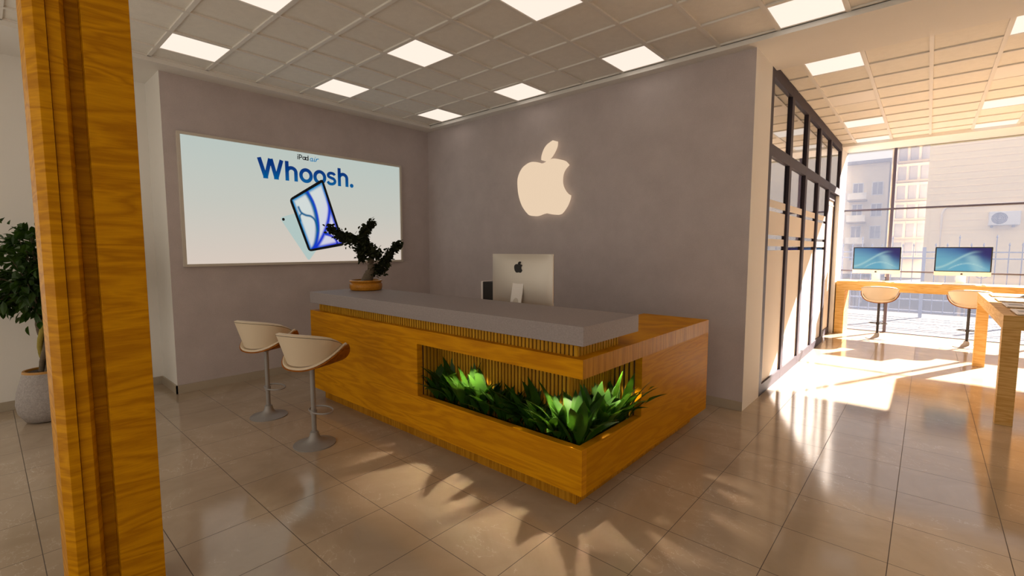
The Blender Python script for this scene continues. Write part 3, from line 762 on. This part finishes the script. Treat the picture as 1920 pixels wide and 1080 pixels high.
# black box beside the reception computer
t = thing('desktop_speaker', 'small black box with silver edge beside the reception computer', 'speaker', (2.985, -1.53, 0.965))
MB().box(-0.075, 0.11, -0.075, 0.075, 0.0, 0.369).build('speaker_body', M['blackmat'], t, bevel=0.006)
tag(MB().box(-0.10, -0.075, -0.08, 0.08, 0.0, 0.372).build('speaker_edge', M['alu_white'], t, bevel=0.008), 'silver front edge')

# ------------------------------------------------------------------ bar stools
def make_stool(label, group, metal, swivel=0.0):
    t = thing('bar_stool', label, 'bar stool', (0, 0, 0), 0, group)
    MB().lathe([(0, 0), (0.172, 0), (0.172, 0.008), (0.15, 0.014), (0.10, 0.024), (0.068, 0.038), (0.046, 0.062), (0.037, 0.09), (0.034, 0.11), (0, 0.11)], 48).build('base', M['chrome'], t, smooth=50)
    MB().lathe([(0.025, 0.098), (0.027, 0.098), (0.027, 0.118), (0.020, 0.118), (0.020, 0.66), (0.05, 0.675), (0.06, 0.684), (0, 0.684)], 24).build('pole', metal, t, smooth=45)
    pts = [(0.135 * math.cos(a), 0.068 + 0.085 * math.sin(a), 0.285) for a in [2 * PI * k / 40 for k in range(40)]]
    mb = MB().tube(pts, 0.0075, 8, True); mb.lathe([(0.02, 0), (0.027, 0), (0.027, 0.04), (0.02, 0.04)], 20, 0, 0, 0.265)
    mb.build('footrest', metal, t, smooth=True)
    hw = 0.292
    def shell(u, v, off=0.0, ins=0.0):
        a = (2 * u - 1); x = (hw - ins) * math.sin(a * PI / 2 * 0.94) / math.sin(PI / 2 * 0.94)
        rr = abs(a)
        z = 0.683 + 0.185 * rr ** 2.3 + off
        yf = 0.165 - 0.04 * rr ** 8 - ins; yr = -0.20 + 0.29 * rr ** 2.2 + ins * 0.3
        return (x, yr + (yf - yr) * v, z + 0.012 * (v - 0.3) ** 2)
    MB().grid(lambda u, v: shell(u, v), 36, 8, -0.012).build('shell', M['ply'], t, smooth=45)
    MB().grid(lambda u, v: shell(u, v, 0.0125, 0.012), 32, 8, -0.018).build('seat_cushion', M['leather'], t, smooth=45)
    def pad(u, v):
        a = 2 * u - 1; ph = a * R(104)
        zb_ = 0.724 + 0.085 * abs(a) ** 2.0
        ztp = 0.992 - 0.095 * abs(a) ** 2.1 - 0.02 * abs(a) ** 12
        z = zb_ + (ztp - zb_) * v
        k = (z - 0.70) / 0.285
        rx = 0.190 + 0.112 * k; ry = 0.185 + 0.070 * k
        return (rx * min(1, 1.02 * abs(math.sin(ph)) + 0.0) * (1 if ph > 0 else -1) if abs(ph) < PI / 2 else rx * (1 if ph > 0 else -1), 0.01 - ry * math.cos(ph) * (1.0 if abs(ph) < PI / 2 else 1.4), z)
    MB().grid(pad, 40, 10, 0.030).build('back_pad', M['leather'], t, smooth=50)
    mb = MB()
    lip = []
    for i in range(41):
        q = Vector(pad(i / 40, 0.955)); c = Vector((0, 0.005, q.z)); lip.append(q + (q - c).normalized() * 0.0005)
    mb.tube(lip, 0.0022, 5); mb.build('seam', M['seam'], t)
    for c in t.children:            # the seat swivels on its pole
        if c.name.split('.')[0] in ('shell', 'seat_cushion', 'back_pad', 'seam'): c.rotation_euler = (0, 0, swivel)
    return t
stool = make_stool('cream bar stool with grey pole, front of the pair left of the counter', 'cream and plywood bar stools left of the counter', M['chrome'], R(19))
stool.location = (2.564, -3.319, 0); stool.rotation_euler = (0, 0, R(0))
s2 = copy_tree(stool); s2.location = (1.551, -3.304, 0); s2['label'] = 'cream bar stool with grey pole, rear of the pair, nearer the wall screen'
g2 = 'cream bar stools with poles tinted dark for backlight at the window table'
s3 = make_stool('cream bar stool with pole tinted dark for backlight at the window table, nearer the dark partition', g2, M['chrome_backlit']); s3.location = (5.815, 5.93, 0)
s4 = copy_tree(s3); s4.location = (7.025, 5.93, 0); s4['label'] = 'cream bar stool with pole tinted dark for backlight, partly hidden behind the wooden display table'

# ------------------------------------------------------------------ tables
def leg_box(parent, x0, x1, y0, y1, z1): MB().box(x0, x1, y0, y1, 0, z1).build('leg', M['table'], parent, bevel=0.002)
t = thing('window_table', 'long pale oak table along the window with two computers', 'table')
MB().box(5.11, 9.6, 6.163, 6.83, 0.869, 1.0435).build('tabletop', M['table'], t, bevel=0.002)
leg_box(t, 5.11, 5.257, 6.163, 6.83, 0.869); leg_box(t, 9.45, 9.6, 6.163, 6.83, 0.869)
t = thing('display_table', 'oak display table with laptops at the right edge', 'table')
MB().box(7.016, 8.35, 1.238, 4.35, 0.921, 1.056).build('tabletop', M['table'], t, bevel=0.002)
for x0 in (7.016, 8.228):
    for y0 in (1.238, 4.228): leg_box(t, x0, x0 + 0.122, y0, y0 + 0.122, 0.921)
def make_laptop():
    t = thing('laptop', '', 'laptop', (0, 0, 1.056), 0, 'open grey laptops in a row on the display table')
    MB().box(0.0, 0.345, 0.0, 0.508, 0.002, 0.018).build('base', M['alu'], t, bevel=0.004)
    mb = MB()
    for r_ in range(6):
        for k in range(14): mb.box(0.165 + r_ * 0.026, 0.165 + r_ * 0.026 + 0.022, 0.045 + k * 0.0298, 0.045 + k * 0.0298 + 0.026, 0.018, 0.0195)
    mb.build('keys', M['key'], t)
    MB().box(0.03, 0.14, 0.16, 0.348, 0.018, 0.0186).build('trackpad', M['chrome'], t)
    ca, sa = math.cos(R(68)), math.sin(R(68))
    def lid(a, b, h): return Vector((0.345 + b * ca + h * sa, a, 0.014 + b * sa - h * ca))
    MB().poly([(0, 0), (0.508, 0), (0.508, 0.335), (0, 0.335)], 0.0, 0.008, lid).build('lid', M['alu'], t)
    MB().poly([(0.012, 0.012), (0.496, 0.012), (0.496, 0.323), (0.012, 0.323)], -0.001, 0.0, lid).build('screen', M['black'], t)
    return t
lp = make_laptop()
for k, (y0, lab) in enumerate(((1.295, 'open grey laptop on the display table, nearest of the row'), (2.05, 'open grey laptop on the display table, second nearest of the row'), (2.80, 'open laptop in sunlight on the display table, second farthest of the row'), (3.56, 'open laptop in sunlight on the display table, farthest of the row'))):
    o = lp if k == 0 else copy_tree(lp); o.location = (7.108, y0, 1.056); o['label'] = lab

# ------------------------------------------------------------------ bonsai on the ledge
t = thing('bonsai_tree', 'small dark bonsai in a glazed amber bowl on the stone ledge', 'bonsai', (1.655, -2.235, ZS1))
MB().lathe([(0, 0), (0.15, 0), (0.172, 0.008), (0.18, 0.03), (0.18, 0.072), (0.172, 0.082), (0.165, 0.088), (0.176, 0.096), (0.182, 0.106), (0.178, 0.116), (0.163, 0.118), (0.158, 0.105), (0.155, 0.07), (0, 0.07)], 48).build('bowl', M['glaze'], t, smooth=50)
MB().lathe([(0.157, 0.0), (0.157, 0.09), (0, 0.098)], 32, 0, 0, 0.008).build('soil', M['soil'], t)
RT = Vector((0.749, 0.6626, 0)); FWv = Vector((-0.6626, 0.749, 0))
def bp(px, py, dep=0.0):
    """(right, up) metres in the plane facing the counter's front corner"""
    X = (px - 435) / 6.353 / 170.0; Z = (858 - py) / 6.353 / 170.0 + 0.105
    return RT * X + FWv * dep + Vector((0, 0, Z))
BR = {
 'trunk': ([(440, 885, 0), (470, 800, 0), (505, 720, 0.0), (495, 640, 0.01), (515, 560, 0.0), (490, 490, 0.0), (430, 430, 0)], (0.072, 0.058, 0.042, 0.036, 0.030, 0.026, 0.02)),
 'up': ([(430, 430, 0), (400, 350, 0.03), (420, 270, 0.05), (440, 200, 0.05), (530, 150, 0.04)], (0.02, 0.015, 0.011, 0.008, 0.004)),
 'left': ([(430, 430, 0), (340, 370, -0.04), (240, 340, -0.05), (130, 290, -0.06), (30, 210, -0.05)], (0.02, 0.014, 0.010, 0.008, 0.004)),
 'right': ([(500, 760, 0), (580, 730, 0.03), (640, 670, 0.05), (680, 590, 0.06), (760, 480, 0.05), (840, 420, 0.03)], (0.03, 0.02, 0.014, 0.010, 0.007, 0.004)),
 'mid': ([(505, 520, 0), (560, 500, -0.05), (590, 560, -0.06)], (0.016, 0.010, 0.004)),
 'back': ([(450, 440, 0), (400, 440, 0.09), (330, 470, 0.12)], (0.014, 0.008, 0.004)),
 'low': ([(470, 470, 0), (400, 520, -0.05), (420, 590, -0.06)], (0.012, 0.008, 0.004)),
}
tb = MB(); fl = MB(); rng = random.Random(5)
for nm, (pts, rad) in BR.items():
    P3 = catmull([bp(*q) for q in pts], 5)
    rr = []
    for i in range(len(P3)):
        f_ = i / (len(P3) - 1) * (len(rad) - 1); k = min(int(f_), len(rad) - 2); rr.append(rad[k] + (rad[k + 1] - rad[k]) * (f_ - k))
    tb.tube(P3, rr, 9)
    if nm == 'trunk': continue
    spread = 0.055 if nm != 'up' else 0.05
    cnt = int(sum((a - b).length for a, b in zip(P3, P3[1:])) * 1500)
    for k in range(cnt):
        i = rng.randrange(2 if nm == 'right' else 0, len(P3)); taper = 0.65 + 0.5 * math.sin(PI * min(1, i / len(P3) + 0.15))
        c = P3[i] + Vector((rng.gauss(0, 1), rng.gauss(0, 1), rng.gauss(0, 1))) * spread * 0.5 * taper
        d_ = Vector((rng.gauss(0, 1), rng.gauss(0, 1), rng.gauss(0.2, 1)))
        leaf(fl, c, d_, Vector((rng.gauss(0, 1), rng.gauss(0, 1), 1.2)), rng.uniform(0.032, 0.056), rng.uniform(0.024, 0.038), 0.3, 0.15, 3)
tb.build('trunk', M['bark'], t, smooth=60)
fl.build('foliage', M['leaf_bonsai'], t, recalc=False)

# ------------------------------------------------------------------ potted ficus behind the post
t = thing('potted_ficus', 'braided trunk ficus in round grey stone pot by the left wall', 'potted plant', (0.0, -4.78, 0))
MB().lathe([(0, 0), (0.11, 0.0), (0.165, 0.015), (0.215, 0.10), (0.228, 0.19), (0.215, 0.30), (0.18, 0.43), (0.165, 0.485), (0.145, 0.485), (0.15, 0.42), (0, 0.42)], 48).build('pot', M['pot_stone'], t, smooth=60)
MB().lathe([(0.143, 0.483), (0.168, 0.483), (0.164, 0.503), (0.145, 0.503), (0.143, 0.483)], 40).build('rim', M['amber_rim'], t, smooth=50)
MB().lathe([(0.148, 0.44), (0.07, 0.475), (0, 0.485)], 24).build('soil', M['soil'], t)
mb = MB()
for s_ in range(3):
    mb.mi = 1 if s_ == 1 else 0
    pts = [(0.026 * math.cos(s_ * 2.094 + k * 0.42), 0.026 * math.sin(s_ * 2.094 + k * 0.42), 0.45 + 0.045 * k) for k in range(16)]
    mb.tube(pts, 0.022, 8)
mb.mi = 0
rng = random.Random(9); fl = MB()
CB = Vector((0, 0, 1.45)); tips = []
for k in range(46):
    z = rng.uniform(-1, 1); az = rng.uniform(0, 2 * PI); r_ = math.sqrt(1 - z * z)
    e = CB + Vector((r_ * math.cos(az) * 0.40, r_ * math.sin(az) * 0.40, z * 0.38))
    st = Vector((0, 0, 1.05 + 0.25 * rng.random()))
    m_ = (st + e) / 2 + Vector((0, 0, 0.06))
    pts = catmull([st, m_, e], 4); mb.tube(pts, [0.008 - 0.006 * i / (len(pts) - 1) for i in range(len(pts))], 5)
    for q in range(32):
        i = rng.randrange(3, len(pts)); b = pts[i] + Vector((rng.gauss(0, 1), rng.gauss(0, 1), rng.gauss(0, 1))) * 0.05
        out = (b - CB); out = out.normalized() if out.length > 0.01 else Vector((0, 0, 1))
        d_ = out * 0.8 + Vector((rng.gauss(0, 0.6), rng.gauss(0, 0.6), rng.gauss(-0.15, 0.5)))
        leaf(fl, b, d_, Vector((rng.gauss(0, 0.5), rng.gauss(0, 0.5), 1)), rng.uniform(0.08, 0.135), rng.uniform(0.038, 0.06), rng.uniform(0.2, 0.7), 0.14, 4)
mb.build('trunk', [M['bark'], M['bark_yellow']], t, smooth=60)
fl.build('foliage', M['leaf_ficus'], t, recalc=False)

# ------------------------------------------------------------------ wooden post in the left foreground
t = thing('wooden_post', 'tall golden wood post of stepped boards in the left foreground', 'post')
def prism(pts, z0, z1): return MB().poly(pts, z0, z1)
ZP = ZT - 0.008
XB = 3.45
def py_(x, k): return -5.133 + k * (6.447 - x)
def board(pts, z0=0.0):
    prism([(XB, pts[0][1])] + pts + [(XB, pts[-1][1])], z0, ZP).build('board', M['post'], t, bevel=0.0015)
board([(3.70, py_(3.70, 0.0613)), (3.75, py_(3.75, 0.0724)), (3.75, py_(3.75, 0.0856))])
board([(3.737, py_(3.737, 0.0860)), (3.737, py_(3.737, 0.1014)), (3.70, py_(3.70, 0.1065))])
board([(3.67, py_(3.67, 0.1066)), (3.67, py_(3.67, 0.1256))])
board([(3.737, py_(3.737, 0.1254)), (3.737, py_(3.737, 0.1859))])
MB().box(3.46, 3.80, -6.2, -4.975, 0.0, 0.133).build('sill', M['post'], t, bevel=0.002)

# ------------------------------------------------------------------ outside
OUT = {}
OUT['ground'] = plaster('pale_paving', (0.030, 0.027, 0.022), var=0.12, rough=0.9, sc=0.8, bump=0.02)
OUT['wall'] = plaster('peach_render', (0.92, 0.74, 0.44), var=0.04, rough=0.9, sc=1.0, bump=0.02)
OUT['facade'] = plaster('pale_facade', (0.80, 0.70, 0.55), var=0.05, rough=0.9, sc=1.0, bump=0.02)
OUT['facade2'] = plaster('orange_facade', (0.52, 0.46, 0.42), var=0.06, rough=0.9, sc=1.0, bump=0.02)
OUT['dark'] = mat('facade_window', (0.20, 0.20, 0.25), 0.4)
OUT['ledge'] = plaster('balcony_ledge', (0.22, 0.19, 0.16), var=0.05, rough=0.9, sc=1.0, bump=0.02)
OUT['iron'] = mat('fence_iron', (0.06, 0.08, 0.14), 0.6)
OUT['acw'] = mat('unit_white', (0.66, 0.66, 0.66), 0.5)
struct(MB().box(-30, 60, WY + 0.05, 60, -0.10, -0.02), 'ground', OUT['ground'])
# plain building with clapboard lines
t = thing('plain_building', 'plain peach rendered building wall beyond the railing', 'building')
WYB = 22.0
mb = MB().box(6.275, 34, WYB, WYB + 5, -0.05, 6.75)
for k in range(18): mb.box(6.275, 34, WYB - 0.015, WYB, 1.75 + k * 0.28, 1.765 + k * 0.28)
mb.build('wall', OUT['wall'], t)
MB().tube([(6.80, WYB - 0.07, -0.02), (6.80, WYB - 0.07, 3.15), (6.87, WYB - 0.07, 3.35), (7.04, WYB - 0.07, 3.46), (10.5, WYB - 0.07, 3.52)], 0.045, 8).build('drain_pipe', OUT['facade'], t)
a = thing('air_conditioner', 'white outdoor air conditioner unit on the peach wall', 'air conditioner', (8.60, WYB, 2.88)); a.scale = (1.3, 1.3, 1.3)
MB().box(-0.31, 0.36, -0.32, -0.0, -0.21, 0.21).build('casing', OUT['acw'], a, bevel=0.02)
mb = MB()
for r_ in (0.05, 0.09, 0.13, 0.165): mb.tube([(-0.09 + r_ * math.cos(q * PI / 12), -0.325, r_ * math.sin(q * PI / 12)) for q in range(24)], 0.012, 6, True)
mb.build('fan_grille', OUT['iron'], a)
mb = MB(); mb.poly([(-0.09 + 0.17 * math.cos(q * PI / 12), 0.17 * math.sin(q * PI / 12)) for q in range(24)], -0.321, -0.3195, lambda p_, q_, h: Vector((p_, h, q_))); mb.build('fan', OUT['dark'], a)
MB().box(-0.25, -0.21, -0.25, 0, -0.27, -0.21).box(0.21, 0.25, -0.25, 0, -0.27, -0.21).build('bracket', OUT['iron'], a)
# railing
t = thing('iron_railing', 'spiked iron railing with rings beyond the window', 'fence', (0, 10.2, 0))
x = -1.0; k = 0
bars = MB(); rings = MB()
while x < 16:
    if k % 9 == 0: MB().box(x - 0.035, x + 0.035, -0.035, 0.035, -0.05, 1.72).build('post', OUT['iron'], t)
    else:
        zt_ = 1.92 if k % 3 == 0 else 1.74
        bars.box(x - 0.009, x + 0.009, -0.009, 0.009, 0.08, zt_); bars.lathe([(0.0, 0), (0.02, 0.03), (0.0, 0.10)], 6, x, 0, zt_ - 0.01)
        if k % 9 == 5: rings.tube([(x + 0.13 * math.cos(q * PI / 10), 0, 1.13 + 0.13 * math.sin(q * PI / 10)) for q in range(20)], 0.012, 6, True)
    x += 0.205; k += 1
bars.build('bars', OUT['iron'], t); rings.build('rings', OUT['iron'], t)
mb = MB()
for z in (0.14, 0.42, 0.78, 1.45, 1.60): mb.box(-1.0, 16, -0.013, 0.013, z - 0.015, z + 0.015)
mb.build('rails', OUT['iron'], t)
# apartment block far left
t = thing('apartment_block', 'pale apartment block with balconies far beyond the window, left', 'building')
FY = 34.0
MB().box(-4, 4.3, FY, FY + 8, -0.05, 7.25).build('wall', OUT['facade'], t)
MB().box(-4.1, 4.4, FY - 0.35, FY + 8, 7.25, 7.45).build('roof', OUT['dark'], t)
for z in (1.3, 2.75, 4.2, 5.6):
    for x in (2.72, 3.75):
        f_ = MB().box(x - 0.30, x + 0.30, FY - 0.03, FY, z - 0.42, z + 0.45).build('window', OUT['acw'], t)
        MB().box(x - 0.25, x - 0.02, FY - 0.04, FY - 0.03, z - 0.37, z + 0.40).box(x + 0.02, x + 0.25, FY - 0.04, FY - 0.03, z - 0.37, z + 0.40).build('pane', OUT['dark'], f_)
for z in (2.0, 3.45, 4.9):
    b_ = MB().box(2.25, 3.25, FY - 0.9, FY, z - 0.10, z).build('balcony', OUT['ledge'], t)
    MB().box(2.25, 3.25, FY - 0.9, FY - 0.85, z, z + 0.42).build('balcony_front', OUT['acw'], b_)
t = thing('orange_block', 'taller grey block with balconies far beyond the window beside the peach wall', 'building')
MB().box(4.55, 6.9, FY - 3, FY + 5, -0.05, 8.6).build('wall', OUT['facade2'], t)
for k in range(6):
    z = 1.2 + k * 1.1
    b_ = MB().box(4.85, 6.3, FY - 3.7, FY - 3, z - 0.09, z).build('balcony', OUT['ledge'], t)
    for q in range(3): MB().box(4.9 + q * 0.5, 5.25 + q * 0.5, FY - 3.05, FY - 3, z + 0.08, z + 0.85).build('window', OUT['dark'], t)
